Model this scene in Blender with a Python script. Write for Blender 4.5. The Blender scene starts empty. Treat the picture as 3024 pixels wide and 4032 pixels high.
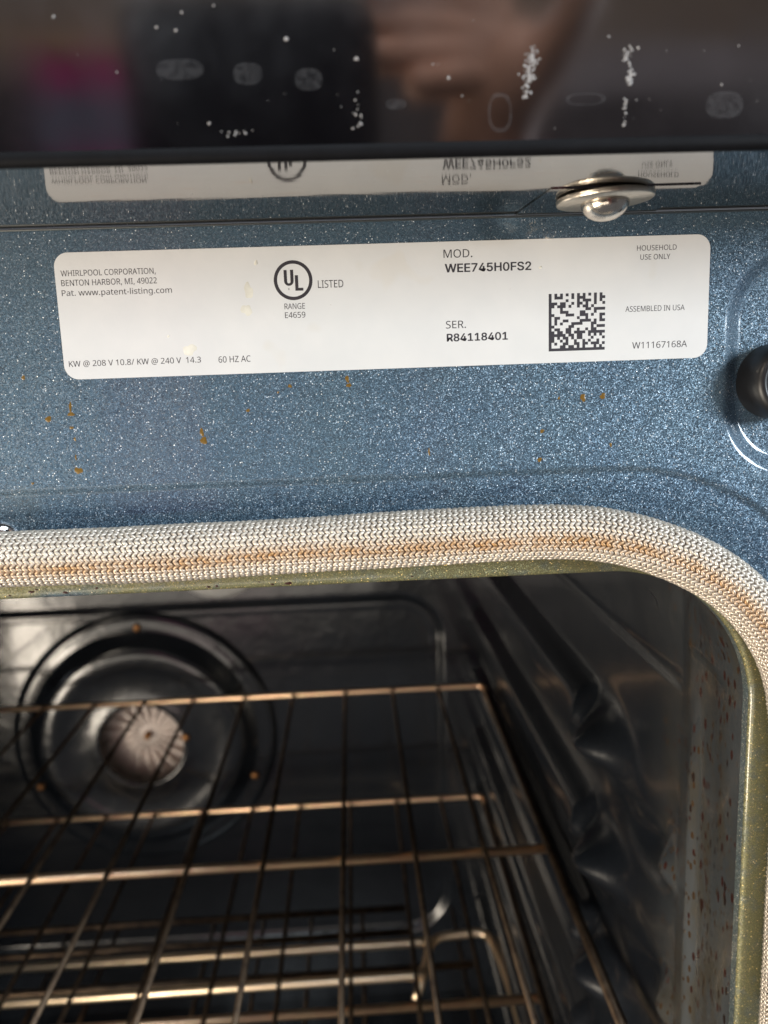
import bpy, bmesh, math, random
import numpy as np
from mathutils import Vector, Matrix
random.seed(7); rng = np.random.default_rng(7)
MM = 0.001
sc = bpy.context.scene
col = sc.collection

# ------------------------------------------------------------ camera
cam_d = bpy.data.cameras.new('camera'); cam = bpy.data.objects.new('camera', cam_d); col.objects.link(cam)
sc.camera = cam
yaw, pitch, roll = (math.radians(a) for a in (2.23, 9.49, -2.05))
fwd = Vector((math.sin(yaw)*math.cos(pitch), math.cos(yaw)*math.cos(pitch), -math.sin(pitch)))
rgt = Vector((math.cos(yaw), -math.sin(yaw), 0)); upv = rgt.cross(fwd)
r2 = rgt*math.cos(roll)+upv*math.sin(roll); u2 = -rgt*math.sin(roll)+upv*math.cos(roll)
M = Matrix((r2, u2, -fwd)).transposed().to_4x4()
M.translation = Vector((62.84, -176.44, -30.35))*MM
cam.matrix_world = M
cam_d.sensor_fit = 'VERTICAL'; cam_d.sensor_height = 36.0; cam_d.lens = 36.0*3028/4032
cam_d.clip_start = 0.01; cam_d.clip_end = 20
cam_d.dof.use_dof = True; cam_d.dof.focus_distance = 0.176; cam_d.dof.aperture_fstop = 14.0

# ------------------------------------------------------------ world, lamps, exposure
w = bpy.data.worlds.new('World'); sc.world = w; w.use_nodes = True
bg = w.node_tree.nodes['Background']; bg.inputs[0].default_value = (0.56, 0.58, 0.64, 1); bg.inputs[1].default_value = 0.215
def area(name, loc, target, size, energy, color, size_y=None):
    d = bpy.data.lights.new(name, 'AREA'); d.size = size; d.energy = energy; d.color = color
    if size_y: d.shape = 'RECTANGLE'; d.size_y = size_y
    o = bpy.data.objects.new(name, d); col.objects.link(o); o.location = loc
    o.rotation_euler = (Vector(target)-Vector(loc)).to_track_quat('-Z', 'Y').to_euler()
    return o
area('window_light', (0.98, -0.70, 0.19), (0.09, 0, -0.04), 0.30, 13.6, (0.84, 0.93, 1.0), 0.30)
area('bounce_light', (-0.80, -0.50, -0.50), (0.03, 0, -0.15), 0.42, 15.0, (1.0, 0.88, 0.72))
area('cavity_fill', (-0.42, -0.85, -0.50), (-0.10, 0.2, -0.30), 1.15, 2.0, (1.0, 0.92, 0.80), 0.20)  # added fill without a source of its own, brightens fan and wires
area('ceiling_light', (-0.05, -0.75, 0.75), (0.07, 0, -0.08), 0.6, 9.5, (0.82, 0.92, 1.0))
area('reflection_fill', (0.35, 0.45, 1.3), (0.15, -0.7, 0.0), 0.5, 45.0, (1.0, 0.90, 0.82))  # unseen fill, added to light the hand and wall mirrored in the panel
sc.view_settings.view_transform = 'Standard'; sc.view_settings.look = 'None'
sc.view_settings.exposure = 0.0; sc.view_settings.gamma = 1.0

# ------------------------------------------------------------ helpers (all shapes in millimetres)
def tag(o, label=None, cat=None, group=None, kind=None):
    if label: o['label'] = label
    if cat: o['category'] = cat
    if group: o['group'] = group
    if kind: o['kind'] = kind
    return o
def empty(name, loc=(0, 0, 0)):
    o = bpy.data.objects.new(name, None); o.empty_display_size = 0.02; col.objects.link(o); o.location = Vector(loc)*MM
    return o
def mesh_obj(name, verts, faces, mat, parent=None, smooth=True):
    me = bpy.data.meshes.new(name)
    v = np.asarray(verts, dtype=np.float64)*MM
    if parent is not None:                      # parents stand unrotated: subtract their world place
        p = parent; off = Vector((0, 0, 0))
        while p is not None: off += p.location; p = p.parent
        v = v-np.array(off)
    me.from_pydata(v.tolist(), [], faces if isinstance(faces, list) else faces.tolist()); me.validate()
    if smooth: me.polygons.foreach_set('use_smooth', [True]*len(me.polygons))
    if mat: me.materials.append(mat)
    o = bpy.data.objects.new(name, me); col.objects.link(o); o.parent = parent
    return o
def box(x0, x1, y0, y1, z0, z1):
    v = [(x, y, z) for x in (x0, x1) for y in (y0, y1) for z in (z0, z1)]
    f = [(0, 1, 3, 2), (4, 6, 7, 5), (0, 4, 5, 1), (2, 3, 7, 6), (0, 2, 6, 4), (1, 5, 7, 3)]
    return v, f
def join(parts):
    V = []; F = []
    for v, f in parts:
        n = len(V); V += list(map(tuple, v)); F += [tuple(i+n for i in q) for q in f]
    return V, F
def tube(pts, r, n=12, cap=True):
    pts = [Vector(p) for p in pts]; V = []; F = []
    rr = r if isinstance(r, (list, tuple)) else [r]*len(pts)
    t0 = (pts[1]-pts[0]).normalized(); a = t0.orthogonal().normalized()
    for i, p in enumerate(pts):
        t = (pts[min(i+1, len(pts)-1)]-pts[max(i-1, 0)]).normalized()
        a = (a-t*a.dot(t)).normalized(); b = t.cross(a)
        for k in range(n):
            an = 2*math.pi*k/n; V.append(tuple(p+(a*math.cos(an)+b*math.sin(an))*rr[i]))
    for i in range(len(pts)-1):
        for k in range(n):
            k2 = (k+1) % n; F.append((i*n+k, i*n+k2, (i+1)*n+k2, (i+1)*n+k))
    if cap: F.append(tuple(range(n-1, -1, -1))); F.append(tuple((len(pts)-1)*n+k for k in range(n)))
    return V, F
def fillet(pts, rad, seg=8):
    pts = [Vector(p) for p in pts]; out = [pts[0]]
    for i in range(1, len(pts)-1):
        p, a, b = pts[i], (pts[i-1]-pts[i]).normalized(), (pts[i+1]-pts[i]).normalized()
        d = min(rad, (pts[i-1]-p).length*.49, (pts[i+1]-p).length*.49)
        s, e = p+a*d, p+b*d
        for k in range(seg+1):
            t = k/seg; out.append(s*(1-t)**2+p*2*t*(1-t)+e*t*t)
    out.append(pts[-1]); return out
def lathe(profile, centre, axis='Y', n=64, sgn=-1):
    """profile of (radius, height); height runs along sgn*axis"""
    V = []; F = []
    for r, h in profile:
        for k in range(n):
            a = 2*math.pi*k/n; c, s = r*math.cos(a), r*math.sin(a)
            if axis == 'Y': V.append((centre[0]+c, centre[1]+sgn*h, centre[2]+s))
            else: V.append((centre[0]+c, centre[1]+s, centre[2]+sgn*h))
    for i in range(len(profile)-1):
        for k in range(n):
            k2 = (k+1) % n; F.append((i*n+k, i*n+k2, (i+1)*n+k2, (i+1)*n+k))
    if profile[0][0] > 1e-3 and False: pass
    return V, F
def grid_faces(nu, nv):
    i = np.arange(nu-1)[:, None]*nv+np.arange(nv-1)[None, :]
    return np.stack([i, i+1, i+nv+1, i+nv], -1).reshape(-1, 4)
def attr(o, name, vals):
    a = o.data.attributes.new(name, 'FLOAT', 'POINT'); a.data.foreach_set('value', np.asarray(vals, dtype=np.float32))

# ------------------------------------------------------------ materials
class NT:
    def __init__(s, name):
        s.m = bpy.data.materials.new(name); s.m.use_nodes = True; s.t = s.m.node_tree; s.n = s.t.nodes
        s.b = s.n['Principled BSDF']
    def node(s, kind, **kw):
        n = s.n.new(kind)
        for k, v in kw.items():
            if k in n.inputs.keys(): n.inputs[k].default_value = v
            else: setattr(n, k, v)
        return n
    def link(s, a, b): s.t.links.new(a, b)
    def set(s, **kw):
        for k, v in kw.items(): s.b.inputs[k.replace('_', ' ')].default_value = v
    def coords(s, out='Object', scale=(1, 1, 1)):
        tc = s.node('ShaderNodeTexCoord'); mp = s.node('ShaderNodeMapping'); mp.inputs['Scale'].default_value = scale
        s.link(tc.outputs[out], mp.inputs[0]); return mp.outputs[0]
    def ramp(s, src, stops, interp='LINEAR'):
        r = s.node('ShaderNodeValToRGB'); r.color_ramp.interpolation = interp
        el = r.color_ramp.elements
        while len(el) < len(stops): el.new(0.5)
        for e, (p, c) in zip(el, stops):
            e.position = p; e.color = c if len(c) == 4 else (*c, 1)
        s.link(src, r.inputs[0]); return r.outputs[0]
    def noise(s, vec, scale, detail=3, rough=.55):
        n = s.node('ShaderNodeTexNoise'); n.inputs['Scale'].default_value = scale
        n.inputs['Detail'].default_value = detail; n.inputs['Roughness'].default_value = rough
        s.link(vec, n.inputs['Vector']); return n.outputs['Fac']
    def mix(s, fac, a, b, mode='MIX'):
        m = s.node('ShaderNodeMix'); m.data_type = 'RGBA'; m.blend_type = mode
        for sock, val in ((m.inputs[0], fac), (m.inputs[6], a), (m.inputs[7], b)):
            if hasattr(val, 'is_output'): s.link(val, sock)
            else: sock.default_value = val if not isinstance(val, tuple) or len(val) == 4 else (*val, 1)
        return m.outputs[2]
    def math(s, op, a, b=0.0, c=0.0, clamp=False):
        m = s.node('ShaderNodeMath'); m.operation = op; m.use_clamp = clamp
        for i, v in enumerate((a, b, c)):
            if hasattr(v, 'is_output'): s.link(v, m.inputs[i])
            else: m.inputs[i].default_value = v
        return m.outputs[0]
    def bump(s, h, strength=.3, dist=.0002):
        b = s.node('ShaderNodeBump'); b.inputs['Strength'].default_value = strength; b.inputs['Distance'].default_value = dist
        s.link(h, b.inputs['Height']); s.link(b.outputs[0], s.b.inputs['Normal']); return b

def enamel(name, flake=True, yellow_attr=False):
    """vitreous enamel: dark ground, random metallic flecks, glossy clear coat"""
    m = NT(name); o = m.coords()
    v1 = m.node('ShaderNodeTexVoronoi', Scale=5200.0); m.link(o, v1.inputs['Vector'])
    v2 = m.node('ShaderNodeTexVoronoi', Scale=2600.0); m.link(o, v2.inputs['Vector'])
    sep = m.node('ShaderNodeSeparateColor'); m.link(v1.outputs['Color'], sep.inputs[0])
    sep2 = m.node('ShaderNodeSeparateColor'); m.link(v2.outputs['Color'], sep2.inputs[0])
    base = m.ramp(sep.outputs[0], [(0, (.024, .044, .070)), (.40, (.052, .096, .140)), (.74, (.094, .162, .224)), (.94, (.17, .260, .335)), (.995, (.42, .50, .57))])
    glint = m.math('MULTIPLY', m.math('GREATER_THAN', sep2.outputs[0], .955), m.math('LESS_THAN', v2.outputs['Distance'], .34))
    base = m.mix(glint, base, (.80, .86, .90, 1))
    cloud = m.noise(o, 60, 3)
    base = m.mix(.35, base, m.ramp(cloud, [(.3, (.75, .80, .95)), (.7, (1.15, 1.08, 1.0))]), 'MULTIPLY')
    if yellow_attr:
        a = m.node('ShaderNodeAttribute'); a.attribute_name = 'scorch'
        n2 = m.noise(o, 220, 4, .7)
        fac = m.math('MULTIPLY', a.outputs['Fac'], m.ramp(n2, [(.28, (.55,)*3), (.5, (1,)*3)]), clamp=True)
        tint = m.mix(1.0, base, (2.3, 1.5, .55, 1), 'MULTIPLY')
        tint = m.mix(.32, tint, (.23, .175, .075, 1))
        base = m.mix(fac, base, tint)
        # faint heat bloom and drip tint near the left-hand screw
    m.link(base, m.b.inputs['Base Color'])
    m.set(Metallic=.30, Roughness=.46, Coat_Weight=.8, Coat_Roughness=.09, Coat_IOR=1.5)
    g = m.node('ShaderNodeNewGeometry')
    off = m.node('ShaderNodeVectorMath', operation='SUBTRACT'); m.link(v1.outputs['Color'], off.inputs[0]); off.inputs[1].default_value = (.5, .5, .5)
    scl = m.node('ShaderNodeVectorMath', operation='SCALE'); m.link(off.outputs[0], scl.inputs[0]); scl.inputs['Scale'].default_value = .58
    add = m.node('ShaderNodeVectorMath', operation='ADD'); m.link(g.outputs['Normal'], add.inputs[0]); m.link(scl.outputs[0], add.inputs[1])
    nrm = m.node('ShaderNodeVectorMath', operation='NORMALIZE'); m.link(add.outputs[0], nrm.inputs[0])
    m.link(nrm.outputs[0], m.b.inputs['Normal'])
    return m.m
M_FRAME = enamel('flecked_blue_enamel', yellow_attr=True)

def cavity_mat(name, spots=False, lift=1.0):
    m = NT(name); o = m.coords()
    n1 = m.noise(o, 14, 4); n2 = m.noise(o, 900, 2)
    base = m.ramp(n1, [(.3, tuple(lift*c for c in (.0065, .0085, .0115))), (.7, tuple(lift*c for c in (.012, .0145, .019)))])
    base = m.mix(.5, base, m.ramp(n2, [(.3, (.6,)*3), (.7, (1.5,)*3)]), 'MULTIPLY')
    if spots:
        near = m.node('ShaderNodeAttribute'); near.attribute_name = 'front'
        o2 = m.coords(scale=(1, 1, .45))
        front_falloff = m.math('MULTIPLY', near.outputs['Fac'], m.ramp(m.noise(o2, 30, 4, .6), [(.3, (.55,)*3), (.65, (1,)*3)]))
        base = m.mix(front_falloff, base, (.095, .105, .110, 1))  # light falloff painted in: paler base colour toward the opening
        grime = m.ramp(m.noise(o2, 70, 5, .7), [(.46, (0,)*3), (.62, (1,)*3)])
        grime = m.math('MULTIPLY', grime, m.math('MULTIPLY', near.outputs['Fac'], .55))
        base = m.mix(grime, base, (.075, .055, .022, 1))
        for sc_, r_, keep, c_ in ((360.0, .34, .55, (.035, .010, .007, 1)), (620.0, .42, .58, (.050, .028, .012, 1)), (190.0, .26, .42, (.030, .012, .008, 1)), (450.0, .36, .5, (.020, .012, .010, 1))):
            v = m.node('ShaderNodeTexVoronoi', Scale=sc_); m.link(o2, v.inputs['Vector'])
            sp = m.node('ShaderNodeSeparateColor'); m.link(v.outputs['Color'], sp.inputs[0])
            hit = m.math('MULTIPLY', m.math('LESS_THAN', v.outputs['Distance'], m.math('MULTIPLY', sp.outputs[0], r_)),
                         m.math('GREATER_THAN', m.math('MULTIPLY', m.math('ADD', near.outputs['Fac'], .12), sp.outputs[1]), 1-keep-.2))
            base = m.mix(hit, base, c_)
    m.link(base, m.b.inputs['Base Color'])
    m.set(Metallic=0.0, Roughness=.26 if spots else .20, Coat_Weight=.35 if spots else .45, Coat_Roughness=.12 if spots else .08)
    m.bump(m.noise(o, 60, 3), .25, .002)
    return m.m
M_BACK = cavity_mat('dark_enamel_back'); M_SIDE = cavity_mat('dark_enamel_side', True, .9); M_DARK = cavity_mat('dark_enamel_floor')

def metal(name, color, rough, bump=0.0, var=None, spec=1.0):
    m = NT(name); o = m.coords()
    if var:
        n = m.noise(o, var[0], 4, .65)
        m.link(m.ramp(n, [(.32, color), (.68, var[1])]), m.b.inputs['Base Color'])
    else: m.set(Base_Color=(*color, 1))
    m.set(Metallic=1.0, Roughness=rough)
    if bump: m.bump(m.noise(o, 2500, 2), bump, .0002)
    return m.m
M_SCREW = metal('nickel_plated_steel', (.74, .68, .60), .20, .15, (220, (.60, .52, .43)))
M_WASH = metal('worn_washer_steel', (.66, .60, .51), .30, .35, (300, (.46, .41, .34)))
M_CHROME = metal('bright_chrome', (.8, .81, .83), .10)
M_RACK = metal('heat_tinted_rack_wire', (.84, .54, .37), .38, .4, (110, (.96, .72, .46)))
M_RACKD = metal('shaded_rack_wire', (.06, .042, .032), .45, .4, (120, (.17, .12, .08)))  # same wire as the bright one, its shade painted into the colour
M_ELEM = metal('element_sheath', (.95, .76, .56), .36, .3, (90, (.95, .76, .52)))
M_TINT = metal('orange_tinted_screw', (.34, .17, .07), .45, .2)

def m_panel():
    m = NT('polished_black_steel'); o = m.coords()
    m.link(m.ramp(m.noise(o, 30, 3), [(.3, (.165, .158, .165)), (.7, (.205, .197, .20))]), m.b.inputs['Base Color'])
    m.set(Metallic=1.0)
    m.link(m.ramp(m.noise(o, 45, 4, .6), [(.35, (.075,)*3), (.7, (.14,)*3)]), m.b.inputs['Roughness'])
    wav = m.noise(m.coords(scale=(1, 1, .5)), 22, 1); m.bump(wav, .10, .003)
    return m.m
M_PANEL = m_panel()
def m_under():
    m = NT('polished_steel_underside'); o = m.coords()
    st = m.coords(scale=(60, 900, 1)); st2 = m.coords(scale=(900, 140, 1))
    s1 = m.noise(st, 4.0, 2, .7); s2 = m.noise(st2, 2.4, 2, .7)
    pits = m.ramp(s1, [(.66, (0,)*3), (.72, (1,)*3)]); pits2 = m.ramp(s2, [(.66, (0,)*3), (.74, (1,)*3)])
    allp = m.math('MAXIMUM', pits, pits2)
    base = m.mix(m.math('MULTIPLY', allp, .8), (.33, .32, .31, 1), (.52, .52, .53, 1))
    base = m.mix(m.ramp(m.noise(m.coords(scale=(40, 260, 1)), 2.2, 3, .6), [(.60, (0,)*3), (.68, (.45,)*3)]), base, (.34, .25, .20, 1))
    m.link(base, m.b.inputs['Base Color']); m.set(Metallic=1.0)
    sx = m.node('ShaderNodeSeparateXYZ'); m.link(o, sx.inputs[0])
    front_falloff = m.ramp(m.math('MULTIPLY_ADD', sx.outputs[1], -1000.0, -38.0), [(0, (0,)*3), (.9, (1,)*3)])
    front_falloff = m.math('MULTIPLY', front_falloff, m.ramp(m.noise(m.coords(scale=(60, 160, 1)), 1.5, 2), [(.35, (.4,)*3), (.6, (1,)*3)]))
    m.link(m.math('ADD', m.math('MULTIPLY_ADD', allp, .30, .06), m.math('MULTIPLY', front_falloff, .0)), m.b.inputs['Roughness'])
    m.bump(m.noise(m.coords(scale=(12, 40, 1)), 3, 2), .06, .001)
    return m.m
M_UNDER = m_under()
def m_paper():
    m = NT('label_film'); o = m.coords()
    b = m.ramp(m.noise(o, 90, 3), [(.35, (.69, .70, .705)), (.7, (.73, .735, .735))])
    st = m.ramp(m.noise(o, 75, 2, .45), [(.66, (0,)*3), (.71, (1,)*3)])
    b = m.mix(m.math('MULTIPLY', st, .12), b, (.60, .50, .32, 1))
    dirt = m.ramp(m.noise(o, 900, 2), [(.76, (0,)*3), (.80, (1,)*3)])
    b = m.mix(m.math('MULTIPLY', dirt, .35), b, (.35, .25, .18, 1))
    m.link(b, m.b.inputs['Base Color']); m.set(Roughness=.33, Coat_Weight=.35, Coat_Roughness=.15)
    m.bump(m.noise(o, 130, 3), .15, .0006)
    return m.m
M_LABEL = m_paper()
def plain(name, c, rough=.5, **kw):
    m = NT(name); o = m.coords()
    m.link(m.ramp(m.noise(o, kw.pop('scale', 300), 3), [(.3, tuple(x*.82 for x in c)), (.7, tuple(min(1, x*1.15) for x in c))]), m.b.inputs['Base Color'])
    m.set(Roughness=rough, **kw); return m.m
M_FAN = plain('fan_aluminium', (.86, .77, .72), .5, scale=60, Metallic=.1)
M_INK = plain('printing_ink', (.030, .026, .034), .6)
M_STAINLABEL = plain('dried_glue_drip', (.73, .715, .64), .25)
M_GREASE = plain('baked_grease', (.165, .095, .020), .25, scale=1500)
M_GREASED = plain('burnt_grease', (.045, .012, .010), .3, scale=1500)
M_RUBBER = plain('glossy_black_rubber', (.008, .008, .009), .42, scale=80)
M_CRUMB = plain('dried_crumb', (.30, .28, .27), .35, scale=2500)
M_SMUDGE = NT('fingerprint_grease'); M_SMUDGE.set(Base_Color=(.30, .29, .30, 1), Roughness=.5); M_SMUDGE.set(Alpha=.05); _o = M_SMUDGE.coords(); M_SMUDGE.link(M_SMUDGE.ramp(M_SMUDGE.noise(_o, 900, 4, .7), [(.35, (.01,)*3), (.75, (.10,)*3)]), M_SMUDGE.b.inputs['Alpha']); M_SMUDGE = M_SMUDGE.m
M_EDGE = plain('rim_painted_dark', (.004, .004, .005), .6); M_EDGE.node_tree.nodes['Principled BSDF'].inputs['Specular IOR Level'].default_value = .12
M_CORE = plain('gasket_core', (.13, .095, .07), .8)
def m_yarn():
    m = NT('glass_fibre_yarn'); o = m.coords()
    a = m.node('ShaderNodeAttribute'); a.attribute_name = 'stain'
    b = m.ramp(m.noise(o, 500, 3), [(.3, (.62, .555, .47)), (.7, (.80, .73, .64))])
    b = m.mix(a.outputs['Fac'], b, (.45, .25, .10, 1))
    m.link(b, m.b.inputs['Base Color']); m.set(Roughness=.33, Metallic=.55, Anisotropic=.8)
    fb = m.node('ShaderNodeAttribute'); fb.attribute_name = 'fibre'; m.link(fb.outputs['Vector'], m.b.inputs['Tangent'])
    m.b.inputs['Specular IOR Level'].default_value = .75
    m.bump(m.noise(m.coords(), 9000, 2), .25, .00008)
    return m.m
M_YARN = m_yarn()
M_LENS = plain('frosted_lamp_glass', (.55, .56, .56), .3)

# ================================================================= THE OVEN (one thing)
oven = tag(empty('oven'), 'open oven range with flecked blue enamel front frame, braided door gasket and dark cavity', 'oven')

# ---- opening outline: straight top, rounded corner, straight right side
ZT, XR, RC = -77.3, 160.0, 36.0
CX, CZ = XR-RC, ZT-RC
def contour():
    P = []
    for x in np.linspace(-440, CX, 440)[:-1]: P.append((x, ZT, 0., 1.))
    for a in np.linspace(math.pi/2, 0, 280): P.append((CX+RC*math.cos(a), CZ+RC*math.sin(a), math.cos(a), math.sin(a)))
    for z in np.linspace(CZ, -620, 200)[1:]: P.append((XR, z, 1., 0.))
    return np.array(P)
CT = contour()
def rrect_sd(x, z, x0, x1, z0, z1, r):
    cx, cz, hx, hz = (x0+x1)/2, (z0+z1)/2, (x1-x0)/2-r, (z1-z0)/2-r
    dx, dz = np.abs(x-cx)-hx, np.abs(z-cz)-hz
    return np.hypot(np.maximum(dx, 0), np.maximum(dz, 0))+np.minimum(np.maximum(dx, dz), 0)-r
def sstep(a, b, x):
    t = np.clip((x-a)/(b-a), 0, 1); return t*t*(3-2*t)
def frame_relief(x, z):
    s = rrect_sd(x, z, 149.3, 232, -55.0, -2.2, 17)
    y = 2.3*(1-sstep(-4.6, 0.4, s))                   # raised pad with a bevelled rim
    y = y+1.1*np.exp(-(((x-97.6)/3.2)**2+((z-4.5)/3.0)**2))   # small dimple at the seam
    return y
prof = [(0.0, 5.5), (0.0, 3.0)]+[(1.4-1.4*math.cos(a), 3.0-1.3*math.sin(a)) for a in np.linspace(.15, math.pi/2, 7)]
d = np.concatenate([np.linspace(2.6, 22.6, 14), np.linspace(23.2, 27.6, 24), np.arange(28.3, 82.2, .7)])
prof = prof+[(float(k), None) for k in d]
V = []; SC = []
for dd, yy in prof:
    w_ = float(sstep(34., 81., dd)); reach = np.where((CT[:, 2] > 1e-6) & (CT[:, 3] > 1e-6), np.minimum((82.0+RC)/np.maximum(CT[:, 3], 1e-3), 150.0/np.maximum(CT[:, 2], 1e-3))-RC, 82.0)
    de = dd*(1-w_)+w_*reach*dd/82.0
    x = CT[:, 0]+CT[:, 2]*de; z = CT[:, 1]+CT[:, 3]*de
    if yy is None:
        t = sstep(24.3, 26.3, dd); y = np.full_like(x, (1.7-.90*float(sstep(8., 23., dd)))*(1-t))+frame_relief(x, z)
    else: y = np.full_like(x, yy)
    V.append(np.stack([x, y, z], 1)); SC.append(np.full(len(x), (0.35 if dd == 0 else 1.0) if dd < 5.6 else max(0, 1-(dd-5.6)/3.0)))
V = np.array(V); SC = np.array(SC)
# greenish discoloration round the left screw
gx = np.exp(-np.maximum(0, (V[:, :, 0]+10.5))**2/4)*np.exp(-((V[:, :, 2]+57)/5.5)**4)*.10
SC = np.maximum(SC, gx)
# scorched film worn away on a patch of the left lip
blue = np.exp(-((V[:, :, 0]+6)/7.5)**4)*np.exp(-((V[:, :, 2]+77.2)/1.3)**2)
SC = SC*(1-.85*blue)
frame = mesh_obj('front_frame', V.reshape(-1, 3), grid_faces(V.shape[0], V.shape[1]), M_FRAME, oven)
attr(frame, 'scorch', SC.reshape(-1))

# trim bead at the seam under the overhanging panel
v, f = tube([(-440, -.5, 4.75), (320, -.5, 4.75)], .26, 10)
mesh_obj('seam_trim', v, f, metal('dull_trim', (.30, .32, .31), .4), oven)

# ---- round bumper on the raised pad
KX, KZ = 161.8, -33.0
kp = [(8.6, 0), (8.7, 4.5), (8.6, 7.5), (8.1, 9.2), (7.2, 10), (6.3, 9.8), (5.8, 8.9), (5.3, 7.4), (4.6, 6.6), (3.4, 6.4), (2.8, 7.2), (2.0, 7.5), (.01, 7.6)]
v, f = lathe(kp, (KX, 2.3, KZ), n=72)
tag(mesh_obj('bumper', v, f, M_RUBBER, oven), 'round glossy black bumper in the embossed pad')

# ---- left chrome screw head, half behind the gasket
v, f = lathe([(3.7, 0), (3.75, .5), (3.3, 1.1), (2.2, 1.7), (1.0, 2.0), (.01, 2.05)], (-18.2, 1.3, -62.3), n=48)
tag(mesh_obj('screw', v, f, M_CHROME, oven), 'chrome screw head half hidden behind the gasket')

# ---- rating label
LW, LH, LR = 145.0, 27.1, 3.1
def rounded(w, h, r, n=10):
    P = []
    for cx, cz, a0 in ((w-r, -r, 90), (w-r, -h+r, 0), (r, -h+r, -90), (r, -r, -180)):
        for k in range(n+1):
            a = math.radians(a0-90*k/n); P.append((cx+r*math.cos(a), cz+r*math.sin(a)))
    return P
P = rounded(LW, LH, LR)
def slab(P, y0, y1):
    n = len(P); V = [(x, y0, z) for x, z in P]+[(x, y1, z) for x, z in P]
    return V, [tuple(range(n)), tuple(range(2*n-1, n-1, -1))]+[(i, i+n, (i+1) % n+n, (i+1) % n) for i in range(n)]
v, f = slab(P, -.14, .05)
label = mesh_obj('rating_label', v, f, M_LABEL, oven, smooth=False)
tag(label, 'cream rating label printed with model and serial numbers')
YI = -.155
def face(fname):
    try: return bpy.data.fonts.load(bpy.utils.resource_path('LOCAL')+'/datafiles/fonts/'+fname)
    except Exception: return None
F_THIN, F_BOLD = face('NotoSansHebrew-Regular.woff2'), face('Inter.woff2')
def text_mesh(body, x0, x1, zb, cap, weight=0.0, name='printed_text'):
    cu = bpy.data.curves.new(name, 'FONT'); cu.body = body; cu.size = 1.0; cu.resolution_u = 3; cu.offset = 0.0 if (F_BOLD or weight < .02) else weight
    fnt = F_BOLD if weight > .02 else F_THIN
    if fnt: cu.font = fnt
    o = bpy.data.objects.new(name, cu); col.objects.link(o)
    dg = bpy.context.evaluated_depsgraph_get(); me = bpy.data.meshes.new_from_object(o.evaluated_get(dg))
    bpy.data.objects.remove(o); bpy.data.curves.remove(cu)
    co = np.array([p.co[:] for p in me.vertices]); fc = [tuple(p.vertices) for p in me.polygons]; bpy.data.meshes.remove(me)
    xs = co[:, 0]; s = (x1-x0)/(xs.max()-xs.min()); capu = CAP2 if weight > .02 else CAPH
    V = np.stack([x0+(xs-xs.min())*s, np.full(len(xs), YI), zb+co[:, 1]*cap/capu], 1)
    if weight > .02 and F_BOLD:                  # heavy print: ink spread to both sides of every stroke
        V, fc = join([(V+np.array([dx, -.002*q, dz]), fc) for q, (dx, dz) in enumerate([(0, 0), (-.075, 0), (.075, 0), (-.04, .045), (.04, -.045), (.04, .045), (-.04, -.045)])])
    return mesh_obj(name, V, fc, M_INK, label, smooth=False)
def cap_height(fnt):
    cu = bpy.data.curves.new('cap_probe', 'FONT'); cu.body = 'H'; cu.size = 1.0
    if fnt: cu.font = fnt
    ob = bpy.data.objects.new('cap_probe', cu); col.objects.link(ob)
    me = bpy.data.meshes.new_from_object(ob.evaluated_get(bpy.context.evaluated_depsgraph_get())); h = max(p.co[1] for p in me.vertices)
    bpy.data.objects.remove(ob); bpy.data.curves.remove(cu); bpy.data.meshes.remove(me); return h
CAPH, CAP2 = cap_height(F_THIN), cap_height(F_BOLD)
TEXTS = [('WHIRLPOOL CORPORATION,', 1.3, 21.7, -4.95, 1.22, 0), ('BENTON HARBOR, MI, 49022', 1.2, 21.8, -7.0, 1.25, 0),
 ('Pat. www.patent-listing.com', 1.1, 24.9, -9.1, 1.22, .006), ('KW @ 208 V 10.8/ KW @ 240 V  14.3', 1.1, 30.1, -24.3, 1.25, 0),
 ('60 HZ AC', 34.0, 41.1, -24.5, 1.35, 0), ('LISTED', 56.9, 62.5, -9.05, 1.6, 0), ('RANGE', 49.3, 53.8, -13.4, 1.22, 0),
 ('E4659', 49.3, 53.8, -15.3, 1.25, 0), ('R', 50.3, 50.65, -9.3, .4, .01), ('MOD.', 84.9, 91.3, -3.45, 1.72, 0),
 ('WEE745H0FS2', 85.2, 104.4, -6.55, 1.75, .034), ('SER.', 85.1, 89.6, -18.7, 1.62, 0), ('R84118401', 85.3, 99.0, -21.55, 1.62, .034),
 ('HOUSEHOLD', 128.3, 137.3, -3.15, 1.12, 0), ('USE ONLY', 129.1, 135.9, -5.1, 1.12, 0), ('ASSEMBLED IN USA', 125.9, 139.5, -16.35, 1.2, 0),
 ('W11167168A', 127.6, 140.3, -24.55, 1.42, 0)]
for b, x0, x1, zb, cap, wt in TEXTS: text_mesh(b, x0, x1, zb, cap, wt)
# certification mark: ring with the letters U and L
R0, R1 = 4.25, 3.52
n = 72; V = [(51.5+r*math.cos(2*math.pi*k/n), YI, -7.25+r*math.sin(2*math.pi*k/n)) for r in (R0, R1) for k in range(n)]
parts = [(V, [(k, (k+1) % n, n+(k+1) % n, n+k) for k in range(n)])]
def flat(pl): return [(x, YI, z) for x, z in pl], [tuple(range(len(pl)))]
UO = [(51.6-1.05+1.05*math.cos(a), -7.35+1.05*math.sin(a)) for a in np.linspace(0, -math.pi, 17)]
UI = [(50.55+.37*math.cos(a), -7.5+.37*math.sin(a)) for a in np.linspace(0, -math.pi, 17)]
UO = [(51.6, -5.02)]+UO+[(49.5, -5.02)]; UI = [(50.92, -5.02)]+UI+[(50.18, -5.02)]
m_ = len(UO); parts.append(([(x, YI, z) for x, z in UO+UI], [(i, i+1, m_+i+1, m_+i) for i in range(m_-1)]))
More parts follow.
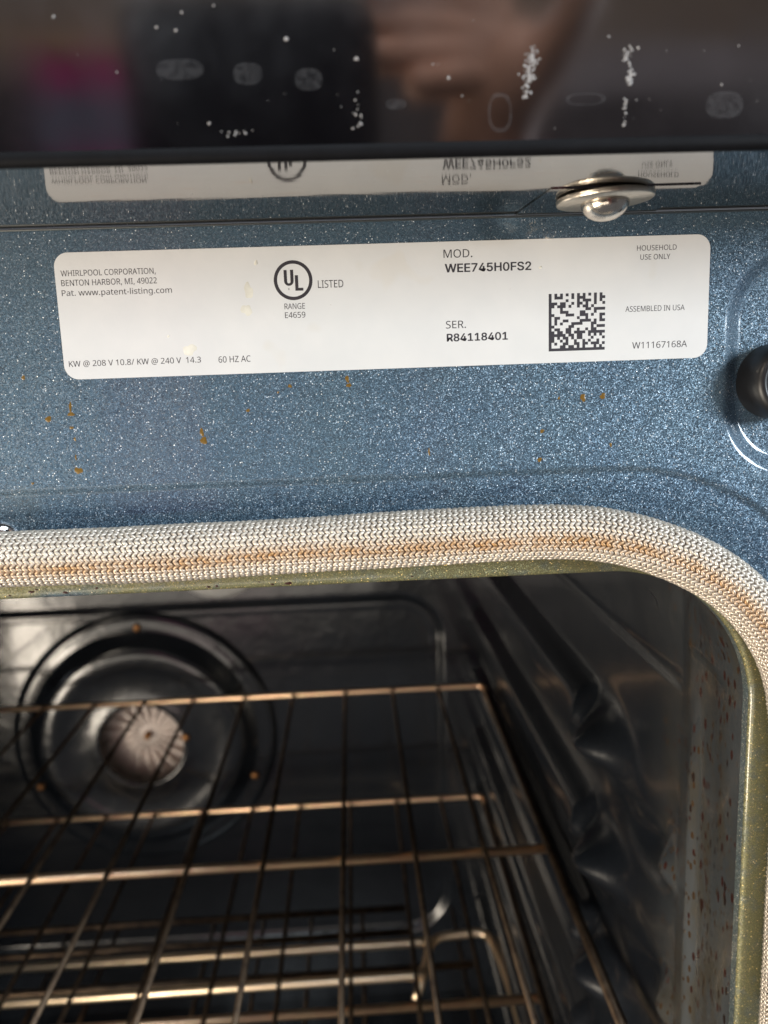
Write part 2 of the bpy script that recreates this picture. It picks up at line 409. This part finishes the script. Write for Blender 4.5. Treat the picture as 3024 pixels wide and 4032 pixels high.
parts.append(flat([(51.9, -6.2), (52.6, -6.2), (52.6, -8.9), (53.65, -8.9), (53.65, -9.5), (51.9, -9.5)]))
v, f = join(parts); mesh_obj('certification_mark', v, f, M_INK, label, smooth=False)
# square matrix code
ROWS = ['0,2,4,6,8,10,12,14,16,18', '0,2,3,4,8,10,11,12,16,18,19', '0,6,10,12,13,14,16,18', '0,1,2,4,5,8,10,11,13,16,19',
 '0,1,3,4,5,7,10,12,13,15', '0,4,13,14,16,17,18,19', '0,4,5,6,11,12,16', '0,1,6,7,8,11,12,13,15,18,19', '0,2,3,10,13,18',
 '0,2,5,6,11,12,13,14,16,18,19', '0,2,4,8,9,10,11,15,16', '0,1,7,8,15,17,18,19', '0,2,3,6,7,10,13,15,16',
 '0,1,3,4,6,7,9,10,11,12,14,15,16,17,18,19', '0,1,2,3,4,5,7,8,10,11,14,16,18', '0,1,3,5,6,8,10,11,15,19', '0,1,4,6,9,12,14,17',
 '0,2,5,6,9,10,12,13,15,16,17,19', '0,4,5,7,8,10,12,16,18', ','.join(map(str, range(20)))]
V = []; F = []; cs = 12.85/20; cz = 12.65/20
for i, row in enumerate(ROWS):
    for j in map(int, row.split(',')):
        x0, z0 = 108.4+j*cs, -11.9-i*cz; nV = len(V)
        V += [(x0, YI, z0), (x0+cs, YI, z0), (x0+cs, YI, z0-cz), (x0, YI, z0-cz)]; F.append((nV, nV+1, nV+2, nV+3))
mesh_obj('matrix_code', V, F, M_INK, label, smooth=False)

# ---- baked-on grease specks
def blob(x, z, rx, rz, y, h=.12, seed=0):
    r_ = random.Random(seed); n = 16; ph = [r_.uniform(0, 6.28) for _ in range(3)]
    ring = []
    for k in range(n):
        a = 2*math.pi*k/n; q = 1+.16*math.sin(2*a+ph[0])+.12*math.sin(3*a+ph[1])+.10*math.sin(5*a+ph[2])
        ring.append((x+rx*q*math.cos(a), z+rz*q*math.sin(a)))
    V = [(a, y, b) for a, b in ring]+[(x+(a-x)*.6, y-h*.8, z+(b-z)*.6) for a, b in ring]+[(x, y-h, z)]
    F = [(k, k+n, (k+1) % n+n, (k+1) % n) for k in range(n)]+[(k+n, 2*n, (k+1) % n+n) for k in range(n)]
    return V, F
def surf_y(x, z):
    if z > ZT and x < CX: dd = z-ZT
    else: dd = math.hypot(max(0, x-CX), z-CZ)-RC
    return 1.7*(1-float(sstep(23., 28., dd)))
SP = [(-9.2,-26.3,.45,.45),(-4.7,-35.6,.6,.75),(.4,-33.2,.3,1.3),(.4,-34.7,.7,.5),(.2,-37.7,.42,.36),(.7,-40.3,.3,.4),(.5,-44.4,.22,.6),(.8,-47.4,.85,.8),(-9.7,-49.9,.42,.42),
 (14.6,-50.9,.7,.6),(-14.1,-52.4,.7,.7),(19.4,-53.6,.85,.5),(29.1,-39.8,.42,1.0),(29.4,-41.7,.66,1.0),(39.8,-35.3,.4,.4),(46.8,-31.5,.26,.26),(49.5,-30.2,.4,.45),(62.5,-29.1,.45,.8),
 (62.8,-30.5,.55,.5),(116.4,-35.2,.7,.8),(121.,-35.,.7,.65),(110.8,-35.1,.25,.4),(106.9,-42.5,.5,.45),(106.3,-49.1,.55,.5),(123.,-46.3,.35,.45),(80.,-52.9,.9,.45),(81.9,-50.3,.45,.4),(80.6,-46.3,.25,.8)]
for i, (x, z, rx, rz) in enumerate(SP):
    v, f = blob(x, z, rx*1.0, rz*1.0, surf_y(x, z)-.01, .10, i); mesh_obj('grease_spot', v, f, M_GREASE, oven)
LS = [(-13.5,-75.6,.79),(-12.3,-75.1,.45),(-5.7,-76.1,.67),(1.6,-75.4,.5),(27.6,-76.3,.5),(29.6,-76.2,.45),(39.6,-75.7,.34),(46.5,-76.3,.79),(42.7,-76.4,.45),(-18.6,-76.2,.39),(76,-76.0,.4),(90,-76.2,.3)]
for i, (x, z, r) in enumerate(LS):
    v, f = blob(x, z, r*1.0, r*.5, 1.75, .15, 90+i); mesh_obj('grease_spot', v, f, M_GREASED, oven)
for i in range(9):
    x, z = 160.9+rng.uniform(0, 1.6), -120-rng.uniform(0, 110)
    v, f = blob(x, z, .35, .7, 1.9, .12, 200+i); mesh_obj('grease_spot', v, f, M_GREASED, oven)
# dried drips on the label
for i, (x, z, rx, rz) in enumerate([(41.6, -9.2, 1.4, 2.2), (40.9, -13.3, 1.6, 1.7), (43.6, -3.3, .55, .75), (27.8, -21.5, 2.0, 1.7), (23.4, -18.4, .35, .5), (106.6, -6.1, .45, .5)]):
    v, f = blob(x, z, rx*.72, rz*.72, -.141, .012 if rx > 1 else .08, 300+i)
    mesh_obj('dried_drip', v, f, M_STAINLABEL if rx < 1 else M_STAINLABEL, label)

# ================================================================= overhanging control panel
panel = tag(empty('control_panel', (95, -48, 5)), 'glossy black steel control panel overhanging the frame, with crumbs and fingerprints', 'panel')
XA, XB = -440.0, 330.0
pr = [(-48.0, z) for z in np.linspace(6.0, 75, 40)]
rr = 2.4
lip = [(-46.2, 5.3), (-46.3, 4.9), (-46.8, 4.65), (-47.4, 4.7), (-47.9, 5.1), (-48.12, 5.6), (-48.12, 6.65), (-47.95, 6.9)]
lv = [(x, y, z) for y, z in lip for x in (-440.0, 330.0)]
mesh_obj('dark_rim', lv, [(2*i, 2*i+1, 2*i+3, 2*i+2) for i in range(len(lip)-1)], M_EDGE, panel)  # rounded rim, its dark reflection painted in as matt black
X = np.linspace(XA, XB, 60)
V = np.array([[(x, y, z) for x in X] for y, z in pr]); mesh_obj('front_face', V.reshape(-1, 3), grid_faces(len(pr), len(X))[:, ::-1], M_PANEL, panel)
V, F = box(XA, XB, -46.3, -.15, 5.19, 9); mesh_obj('underside', V, F, M_UNDER, panel, smooth=False)
V, F = box(XA, XB, -46, 0, 9, 75); mesh_obj('housing', V, F, M_PANEL, panel, smooth=False)
# thin bracket plate that carries the screw
pl = [(100.6, -1.2), (102.9, -23.4), (131.6, -24.1), (131.8, -1.2)]
n = 4; V = [(x, y, 5.19) for x, y in pl]+[(x, y, 4.95) for x, y in pl]
mesh_obj('bracket_plate', V, [(4, 5, 6, 7), (0, 1, 5, 4), (1, 2, 6, 5), (2, 3, 7, 6), (3, 0, 4, 7)], M_UNDER, panel, smooth=False)
# screw with washer, hanging head down, slightly askew
def tilt(V, c, ax, ay):
    Rm = Matrix.Rotation(math.radians(ay), 3, 'Y') @ Matrix.Rotation(math.radians(ax), 3, 'X')
    return [tuple(Vector(c)+Rm @ (Vector(p)-Vector(c))) for p in V]
WC = (115.6, -16.2, 5.1)
wp = [(.01, 0), (9.4, 0), (9.6, .2), (9.6, .95), (9.4, 1.15), (.01, 1.2)]
v, f = lathe(wp, WC, 'Z', 64, -1); v = tilt(v, WC, 1.0, -2.2)
screw = mesh_obj('screw', tilt(lathe([(4.75, 1.1), (4.75, 1.6), (4.6, 2.3), (4.15, 3.1), (3.3, 3.9), (2.1, 4.5), (1.0, 4.75), (.01, 4.8)], WC, 'Z', 48, -1)[0], WC, 1.0, -2.2),
                 lathe([(4.5, 1.2)]*8, WC, 'Z', 48, -1)[1], M_SCREW, panel)
tag(screw, 'dome-headed screw with wide washer'); wa = mesh_obj('washer', v, f, M_WASH, screw)
for o_ in (wa,):
    for p in o_.data.polygons: pass
# crumbs
CR = [(39.9,26.1,12),(36.,24.1,12),(38.9,23.6,12),(44.8,26.9,9),(55.5,22.1,18),(66.1,19.1,18),(42.9,10.3,12),(48.4,8.7,10),(47.1,6.7,14),(43.5,6.9,8),(45.9,8.9,8),(24.2,6.6,15),(25.,6.3,12),(20.8,25.7,14),
 (80.3,16.1,16),(105.5,21.6,12),(108.,8.7,12),(108.,8.,12),(110.1,19.9,12),(92.,13.,10),(93.2,13.7,12),(117.6,6.6,12),(116.,6.4,9),(123.6,14.3,8),(77.9,18.1,8),(71.2,6.7,10)]
def crumb(x, z, r, seed):
    r_ = random.Random(seed); bm = bmesh.new(); bmesh.ops.create_icosphere(bm, subdivisions=1, radius=1)
    y0 = -48.0 if z > 8 else -47.4
    V = []
    for q in bm.verts:
        k = r_.uniform(.45, 1.3); V.append((x+q.co.x*r*k, y0+q.co.y*r*.45*k-.05, z+q.co.z*r*k))
    F = [tuple(p.index for p in fc.verts) for fc in bm.faces]; bm.free(); return V, F
cl = []
for i, (x, z, r) in enumerate(CR): cl.append(crumb(x, z, r*.022, 500+i))
k = 0
for cx, cz, w_, h_, n_ in ((93.7, 18.6, 1.3, 1.6, 46), (93.0, 16.2, 1.3, 1.7, 60), (108.5, 19.0, .9, 1.2, 22), (108.9, 16.3, .55, 1.9, 34), (92.6, 13.4, .9, .7, 8), (108.2, 11.5, .5, 3.5, 14),
                           (66, 10, 1.0, 5, 16), (47, 8, 3, 2, 12), (24.5, 7.0, 1.2, 1.2, 10), (70, 15, 40, 9, 16), (115, 12, 20, 8, 10)):
    for _ in range(n_):
        k += 1; x, z = rng.normal(cx, w_*.5), rng.normal(cz, h_*.5)
        if z < 6.2: z = 6.4
        cl.append(crumb(x, z, rng.uniform(.05, .15) if w_ > 5 else rng.uniform(.08, .27), 900+k))
v, f = join(cl); tag(mesh_obj('crumbs', v, f, M_CRUMB, panel, smooth=False), kind='stuff')
def face_y(z): return -48.0
for x, z, a, b in [(88.3,10.9,1.9,2.9),(101.9,12.6,3.2,.9),(124.2,11.3,3.,2.),(39.,18.1,3.6,1.5),(58.6,16.3,2.1,1.6),(49.3,17.3,2.2,1.6),(72.0,12.5,1.6,.8)]:
    n = 32; V = []; inner = .78 if (a, b) in ((1.9, 2.9), (3.2, .9)) else 0.02
    for q in (1.0, inner):
        for k in range(n):
            t = 2*math.pi*k/n; e = 2.6
            X_, Z_ = x+q*a*math.copysign(abs(math.cos(t))**(2/e), math.cos(t)), z+q*b*math.copysign(abs(math.sin(t))**(2/e), math.sin(t))
            V.append((X_, face_y(Z_)-.03, Z_))
    mesh_obj('fingerprint', V, [(k, (k+1) % n, n+(k+1) % n, n+k) for k in range(n)], M_SMUDGE, panel)

# ================================================================= door gasket
GY, GR = -4.6, 6.05
path = [(-430, -66.4), (-60, -66.4), (-16.7, -66.2), (14, -66.4), (41, -66.1), (69.3, -65.6), (98, -65.2), (112, -65.6), (122, -67.0), (131, -69.6), (140.3, -73.6), (148.7, -78.8), (156.0, -85.6), (161.9, -94.0), (166, -103.5), (168.3, -115), (169.6, -130), (170.0, -160), (169.9, -200), (169.5, -270)]
def catmull(P, step):
    P = [Vector((a, GY, b)) for a, b in P]; out = []
    for i in range(1, len(P)-2):
        p0, p1, p2, p3 = P[i-1:i+3]; m = max(2, int((p2-p1).length/.25))
        for k in range(m):
            t = k/m; out.append(.5*((2*p1)+(-p0+p2)*t+(2*p0-5*p1+4*p2-p3)*t*t+(-p0+3*p1-3*p2+p3)*t**3))
    out = np.array([o_[:] for o_ in out]); L = np.concatenate([[0], np.cumsum(np.linalg.norm(np.diff(out, axis=0), axis=1))])
    s = np.arange(0, L[-1], step); return np.stack([np.interp(s, L, out[:, c]) for c in range(3)], 1), s
core, _ = catmull(path, 3.0)
gasket = tag(empty('door_gasket', (98, GY, -65.2)), None)
gasket.parent = oven; gasket.location = Vector((98, GY, -65.2))*MM
v, f = tube([tuple(p) for p in core], GR-.15, 32); mesh_obj('core_sleeve', v, f, M_CORE, gasket)
pitch_ = 1.30; pts, s = catmull(path, pitch_)
tan = np.gradient(pts, axis=0); tan /= np.linalg.norm(tan, axis=1)[:, None]
NR = 44
def n1d(x, seed):
    r_ = np.random.default_rng(seed); g = r_.random(400); i = np.floor(x).astype(int); fr = x-i; fr = fr*fr*(3-2*fr); return g[i % 400]*(1-fr)+g[(i+1) % 400]*fr
V = []; F = []; ST = []; FB = []
ns, nk = 5, 7
us = np.linspace(-1, 1, ns); rad_u = np.array([.18, .86, 1.0, .88, .20])
nv = 0
side = np.array([0., -1., 0.])
for i in range(len(pts)):
    t = tan[i]; up = np.cross(side, t)
    if up[2] < 0 and t[0] > .5: up = -up
    up = np.cross(t, side) if np.dot(np.cross(t, side), [t[2]*-1, 0, t[0]]) > 0 else np.cross(side, t)
    for j in range(NR):
        a = 2*math.pi*(j+.5)/NR                      # 0 = facing the viewer
        rad = math.cos(a)*side+math.sin(a)*up
        if rad[1] > .45: continue
        ta = -math.sin(a)*side+math.cos(a)*up
        lean = 1 if j % 2 else -1
        ln = math.radians(36+rng.normal(0, 2)); dir_ = math.cos(ln)*t+math.sin(ln)*lean*ta
        crs = np.cross(rad, dir_)
        wob = .22*(n1d(np.array([s[i]/17.0]), 11)[0]-.5)+.25*math.cos(2*a)*(n1d(np.array([s[i]/31.0]), 12)[0]-.3)
        c = pts[i]+t*(rng.normal(0, .05)+((j//2)*.13*pitch_) % pitch_)+rad*(GR+.02+wob+rng.normal(0, .035))
        hl = .94; hw = .43; hh = .40
        base = nv
        for q, u in enumerate(us):
            cc = c+dir_*u*hl-rad*(u*u)*.20
            for k in range(nk):
                an = 2*math.pi*k/nk
                V.append(cc+crs*math.cos(an)*hw*rad_u[q]+rad*math.sin(an)*hh*rad_u[q]); FB.append(dir_)
        for q in range(ns-1):
            for k in range(nk):
                k2 = (k+1) % nk; F.append((base+q*nk+k, base+q*nk+k2, base+(q+1)*nk+k2, base+(q+1)*nk+k))
        F.append(tuple(base+k for k in range(nk-1, -1, -1))); F.append(tuple(base+(ns-1)*nk+k for k in range(nk)))
        nv += ns*nk
        da = (a+math.pi) % (2*math.pi)-math.pi
        band = math.exp(-((da+.20+.25*(n1d(np.array([s[i]/28]), 3)[0]-.5))/.34)**2)
        lev = .85*band*(.70+.3*n1d(np.array([s[i]/11.0]), 4)[0])*(.6+.6*rng.random())
        ST += [min(1, lev+.05*rng.random())]*(ns*nk)
yarn = mesh_obj('braided_yarn', np.array(V), F, M_YARN, gasket); attr(yarn, 'stain', ST)
fa = yarn.data.attributes.new('fibre', 'FLOAT_VECTOR', 'POINT'); fa.data.foreach_set('vector', np.array(FB, dtype=np.float32).reshape(-1))
tag(yarn, 'braided glass fibre yarn with rusty stains', kind='stuff')
for p in ([(129.5, -8.5, -79.0), (130.6, -9.4, -80.8), (131.2, -9.6, -83.2)],
          [(146.5, -8, -66.5), (148, -9.5, -65.0), (150.5, -9.5, -64.3)]):
    v, f = tube(fillet(p, 1.5, 5), .03, 5); mesh_obj('loose_fibre', v, f, M_YARN, gasket)

# ================================================================= cavity
YB, XW = 460.0, 168.0
Yg = np.concatenate([np.linspace(5.4, 60, 60), np.linspace(61, YB, 230)]); Zg = np.linspace(-64, -640, 300)
YY, ZZ = np.meshgrid(Yg, Zg, indexing='ij')
Xs = 160.2+3.2*sstep(10, 34, YY)+4.6*sstep(42, 60, YY)-1.5*np.exp(-((YY-39)/3.2)**2)*sstep(-120, -160, ZZ)
def ridge(z0, y0, y1, hw, h, slope=0.0):
    zc = z0+slope*(YY-y0); e = np.maximum(0, np.maximum(y0-YY, YY-y1))/1.0
    dd = np.hypot(e, (ZZ-zc)); return h*(1-sstep(hw*.35, hw, dd))
for zr in (-178, -232, -286, -340, -394, -448, -502):
    Xs = Xs-ridge(zr, 150, 450, 15, 10.0)
    Xs = Xs-18.0*np.exp(-(((YY-122)/17)**2+((ZZ-zr+4)/10)**2))     # bulbous front end of each rack guide
    Xs = Xs+7.0*np.exp(-(((YY-84)/18)**2+((ZZ-zr+26)/9)**2))
    Xs = Xs-6.5*np.exp(-(((YY-60)/7)**2+((ZZ-zr+20)/8)**2))       # small stop bump
Xs = Xs-1.2*(1-sstep(0, 2.2, np.abs(ZZ+131)))*sstep(55, 65, YY)*-1.0
# round the front upper corner with the opening
dcorner = np.hypot(np.maximum(0, 0*YY), 0)
zc_ = np.clip((ZZ-CZ)/RC, 0, .999); round_x = CX+RC*np.sqrt(1-zc_**2)+.2
k_ = 1-sstep(4, 60, YY); Xs = np.where(ZZ > CZ, Xs*(1-k_)+np.minimum(Xs, round_x)*k_, Xs)
V = np.stack([Xs, YY, ZZ], -1).reshape(-1, 3)
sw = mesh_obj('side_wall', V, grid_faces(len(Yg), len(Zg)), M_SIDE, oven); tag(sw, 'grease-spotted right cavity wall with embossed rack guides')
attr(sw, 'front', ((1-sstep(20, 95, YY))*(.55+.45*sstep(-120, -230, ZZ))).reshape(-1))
# top, floor, left wall
v, f = join([box(-440, XW, 5.5, YB, -70, -64), box(-440, XW, 5.5, YB, -600, -590), box(-446, -440, 5.5, YB, -600, -64)])
mesh_obj('cavity_liner', v, f, M_DARK, oven, smooth=False)
# back wall with an embossed frame
Xg = np.concatenate([np.linspace(-440, 90, 115), np.linspace(92, 170, 60)]); Zb = np.concatenate([np.linspace(-64, -250, 110), np.linspace(-252, -600, 140)])
XX, ZB = np.meshgrid(Xg, Zb, indexing='ij')
sd = rrect_sd(XX, ZB, -410, 138, -530, -205, 42)
Yb = YB-5.0*sstep(-15, -1, sd)+2.2*(1-sstep(0, 5, np.abs(sd+8)))
rd = np.hypot(XX+126, ZB+326.3); Yb = Yb+0*rd
Yb = Yb-2.0*(1-sstep(0, 8, np.abs(ZB+258)))*sstep(150, 118, 0*rd+rd*0+118)*(XX > -20)*0
gf = grid_faces(len(Xg), len(Zb)); rdf = rd.reshape(-1)[gf].min(1); gf = gf[rdf > 48]
bw = mesh_obj('back_wall', np.stack([XX, Yb, ZB], -1).reshape(-1, 3), gf, M_BACK, oven)
# fan cover: flange, drum side, dished face with a round hole
FC = (-126, 459.5, -326.3)
pr_ = [(113, 0), (112, 2.2), (109, 3.6), (105, 3.8), (98, 3.6), (96.5, 4.0), (88, 13.5), (85, 15.5), (82, 16.2), (74, 16.6), (68, 15.2), (60, 14.2), (50, 14.0), (42, 14.5), (38, 15.2), (36, 15.0), (35, 13.6), (35, 11.5)]
v, f = lathe(pr_, FC, n=96); fan_c = mesh_obj('fan_cover', v, f, M_BACK, oven); tag(fan_c, 'round dished fan cover on the back wall')
v, f = lathe([(35.3, 11.8), (44, 2), (60, .4), (60, -30), (.01, -30)], FC, n=48); mesh_obj('vent_throat', v, f, M_DARK, fan_c)
for x, z in ((-124.2, -225.7), (-33.6, -365.1), (-218.9, -365.2), (-88.5, -321.5)):
    y = 459.5-(3.8 if math.hypot(x+126, z+326.3) > 90 else 14.2)
    v, f = lathe([(3.6, 0), (3.6, .8), (2.9, 1.8), (1.5, 2.3), (.01, 2.4)], (x, y, z), n=20); mesh_obj('cover_screw', v, f, M_TINT, fan_c)
fan = tag(empty('fan_wheel', (-128, 456, -327)), None); fan.parent = oven; fan.location = Vector((-128, 456, -327))*MM
v, f = lathe([(.01, 3.0), (14, 3.0), (18, 1.6), (34, .6), (47, .4)], (-126, 470, -327), n=64); mesh_obj('fan_disc', v, f, M_FAN, fan)
blade_me = None
for k in range(18):
    a = 2*math.pi*k/18; c, s_ = math.cos(a), math.sin(a); V = []
    for r, tw, h0, h1 in ((9, 0, 2.2, 4.2), (20, 2.0, 1.4, 5.8), (32, 5.0, .6, 7.6), (44, 9.5, .3, 9.0)):
        for h in (h0, h1):
            for th in (-.5, .5): V.append((-126+r*c-(tw+th)*s_, 470-h, -327+r*s_+(tw+th)*c))
    F = []
    for q in range(3):
        b0, b1 = q*4, q*4+4; F += [(b0, b0+2, b1+2, b1), (b0+1, b1+1, b1+3, b0+3), (b0+2, b0+3, b1+3, b1+2)]
    F += [(0, 1, 3, 2), (12, 14, 15, 13)]
    mesh_obj('blade', V, F, M_FAN, fan)
v, f = lathe([(3.4, 0), (3.4, 6), (2.0, 7.5), (.01, 7.7)], (-126, 468, -327), n=6); mesh_obj('hub_nut', v, f, M_TINT, fan, smooth=False)
# oven lamp, its rim just showing below the top edge of the opening
v, f = lathe([(44, 0), (43, 4), (38, 9), (26, 13), (12, 15), (.01, 15.4)], (-52, 452, -158.5), n=48); tag(mesh_obj('oven_lamp', v, f, M_LENS, oven), 'frosted lamp lens high on the back wall')

# ================================================================= racks
def rack(z, yback, ycross, xside, xl, n, longs, label, loop=True, mats=(M_RACK, M_RACKD)):
    t = tag(empty('oven_rack', (0, yback, z)), label, 'rack', 'wire racks inside the oven')
    def add(name, pts, r, mat): v, f = tube(pts, r, 12); return mesh_obj(name, v, f, mat, t)
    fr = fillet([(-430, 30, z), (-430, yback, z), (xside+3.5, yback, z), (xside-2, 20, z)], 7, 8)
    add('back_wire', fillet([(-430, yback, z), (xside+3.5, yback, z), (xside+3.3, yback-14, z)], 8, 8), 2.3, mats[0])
    add('side_wire', [(xside+3.3, yback-13.5, z), (xside-2, 20, z)], 2.3, mats[1])  # side run catches less light, done with the darker wire colour
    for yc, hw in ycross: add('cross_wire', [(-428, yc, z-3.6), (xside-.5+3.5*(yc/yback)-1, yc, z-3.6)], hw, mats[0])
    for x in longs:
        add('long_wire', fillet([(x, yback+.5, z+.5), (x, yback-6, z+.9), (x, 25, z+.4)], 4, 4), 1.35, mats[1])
    return t
LX = [61-35*k for k in range(11)]
rack(-275.4, 414, [(196, 2.6)], 158, 0, 0, [138-0]+[], 'upper wire rack with heat-tinted cross wires') if False else None
c0 = 62.84
LA = [c0+245*t for t in (.25, .10, -.055, -.225, -.385, -.552, -.71, -.87, -1.03, -1.19, -1.35, -1.51, -1.67, -1.83)]
rA = rack(-275.4, 414, [(196, 2.45)], 158, 0, 0, LA, 'upper wire rack, its back wire crossing in front of the fan cover')
rB = rack(-372.0, 413, [(202.6, 2.5)], 156, 0, 0, LA, 'middle wire rack, lying directly below the upper rack')
# lowest rack: plain cross wires with butt ends
t = tag(empty('oven_rack', (0, 398, -470)), 'lowest wire rack near the oven floor with dull cross wires', 'rack', 'wire racks inside the oven')
for y, x1 in ((398, 91), (370, 92.7), (331, 137)):
    v, f = tube([(-425, y, -460), (x1, y, -460)], 2.6, 12); mesh_obj('cross_wire', v, f, M_RACKD, t)
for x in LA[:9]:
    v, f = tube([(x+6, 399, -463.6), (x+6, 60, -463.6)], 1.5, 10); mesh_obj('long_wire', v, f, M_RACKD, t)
# heating element
el = tag(empty('heating_element', (100, 330, -460)), None); el.parent = oven; el.location = Vector((100, 330, -460))*MM
for p in ([(-425, 352, -456), (101, 352, -456), (108, 354, -457)], [(-425, 318, -456), (94, 319, -456), (99, 324, -456)],
          [(92, 312, -470), (101, 327, -458), (108, 356, -456), (153, 360, -456), (159, 328, -460), (162, 230, -462)]):
    v, f = tube(fillet(p, 12, 8), 3.3, 14); mesh_obj('element_tube', v, f, M_ELEM, el)

# ================================================================= the room behind the camera, seen only in reflections
tag(mesh_obj('room_wall', *box(-2600, 2600, -2600, -2560, -900, 2200), plain('painted_wall', (.62, .52, .43), .8, scale=2), smooth=False), kind='structure')
M_CAB = plain('charcoal_cabinet_paint', (.035, .036, .045), .6, scale=4)
cab = tag(empty('cabinet', (200, -1600, -900)), 'dark charcoal base cabinet with grey worktop edge across the room', 'cabinet')
mesh_obj('carcass', *box(-900, 1500, -1900, -1560, -900, 585), M_CAB, cab, smooth=False)
mesh_obj('worktop', *box(480, 1520, -1910, -1540, 520, 612), plain('grey_worktop', (.30, .30, .34), .5, scale=10), cab, smooth=False)
mesh_obj('door', *box(520, 900, -1558, -1548, -860, 480), plain('slate_door_paint', (.06, .06, .075), .5, scale=10), cab, smooth=False)
mesh_obj('door', *box(920, 1480, -1558, -1548, -860, 480), plain('grey_door_paint', (.12, .12, .14), .5, scale=10), cab, smooth=False)
tw = tag(empty('stand_in_cloth', (-400, -1520, -900)), 'added magenta cloth with blue-grey band hanging over the cabinet front', 'stand_in_cloth')  # invented cloth, stands in for pink and blue-grey colours in the reflections
def cloth(z0, z1, x0, x1):
    V = []; xs = np.linspace(x0, x1, 24); zs = np.linspace(z0, z1, 12)
    for z in zs:
        for x in xs: V.append((x, -1528+9*math.sin(x/17)+4*math.sin(z/60), z))
    for z in zs:
        for x in xs: V.append((x, -1518+9*math.sin(x/17)+4*math.sin(z/60), z))
    g = grid_faces(12, 24).tolist(); return V, g+[[i+288 for i in q[::-1]] for q in g]
M_MAG = plain('stand_in_magenta', (.42, .03, .20), .9, scale=60)
mesh_obj('stand_in_cloth_border', *cloth(538, 600, -500, -300), M_MAG, tw); mesh_obj('stand_in_cloth_band', *cloth(420, 538, -500, -330), plain('stand_in_blue_grey', (.14, .17, .24), .9, scale=60), tw)
mesh_obj('stand_in_cloth_body', *cloth(-890, 420, -470, -230), M_MAG, tw)
tag(mesh_obj('wooden_rail', *box(-620, -290, -1540, -1505, 606, 632), plain('pale_wood', (.50, .36, .22), .5, scale=20), smooth=False), 'pale wooden rail along the cabinet top above the added magenta cloth', 'rail')
# the photographer's raised hand and telephone
ph = tag(empty('telephone', (36, -184, 8)), 'black telephone held upright in front of the oven', 'phone')
def rslab(x0, x1, y0, y1, z0, z1, r):
    P = [(x0+x, z1+z) for x, z in rounded(x1-x0, z1-z0, r, 8)]; return slab(P, y0, y1)
mesh_obj('case', *rslab(-4, 76, -190, -181.5, -72, 90, 10), M_RUBBER, ph, smooth=False)
mesh_obj('back_glass', *rslab(-2, 74, -181.4, -180.8, -70, 86, 9), plain('back_glass_black', (.015, .015, .02), .1), ph, smooth=False)
per = tag(empty('person', (120, -260, -80)), 'person raising one hand beside the telephone, maroon sleeve pushed up', 'person')
J = [((150, -330, -160), 27), ((128, -262, -20), 24), ((119, -240, 48), 20), ((121, -234, 68), 19), ((128, -228, 84), 17), ((118, -222, 92), 13)]
E_ = [(0, 1), (1, 2), (2, 3), (3, 4), (4, 5)]
for (bx, bz), tips in (((122, 99), [(104, 104), (88, 105), (74, 103)]), ((118, 92), [(98, 95), (80, 95), (64, 92)]), ((120, 85), [(101, 86), (86, 85), (73, 82)]), ((124, 78), [(108, 78), (96, 76), (87, 73)])):
    p = 4; J.append(((bx, -222, bz), 8.2)); E_.append((p, len(J)-1)); p = len(J)-1
    for k, (x, z) in enumerate(tips): J.append(((x, -218+k*3+(4 if k == 2 else 0), z), 7.6-.8*k)); E_.append((p, len(J)-1)); p = len(J)-1
for k, q in enumerate([(140, -216, 84), (148, -206, 94), (150, -198, 106)]): J.append((q, 9.5-1.2*k)); E_.append((4 if k == 0 else len(J)-2, len(J)-1))
me = bpy.data.meshes.new('arm'); me.from_pydata([tuple((Vector(p)-Vector((120, -260, -80)))*MM) for p, r in J], E_, [])
arm = bpy.data.objects.new('arm', me); col.objects.link(arm); arm.parent = per
md = arm.modifiers.new('skin', 'SKIN'); md.use_smooth_shade = True
for k, (p, r) in enumerate(J):
    sv = me.skin_vertices[0].data[k]; sv.radius = (r*MM, r*MM); sv.use_root = (k == 0)
sb_ = arm.modifiers.new('subdivision', 'SUBSURF'); sb_.levels = sb_.render_levels = 2
me.materials.append(plain('skin', (.55, .33, .24), .5, scale=40))
v, f = tube(fillet([(170, -380, -260), (150, -330, -160), (124, -252, 8), (116, -240, 56)], 20, 6), [34]*7+[31]*8+[28][:0] if False else 30, 20, cap=False)
mesh_obj('sleeve', v, f, plain('maroon_knit', (.16, .035, .04), .9, scale=60), per)
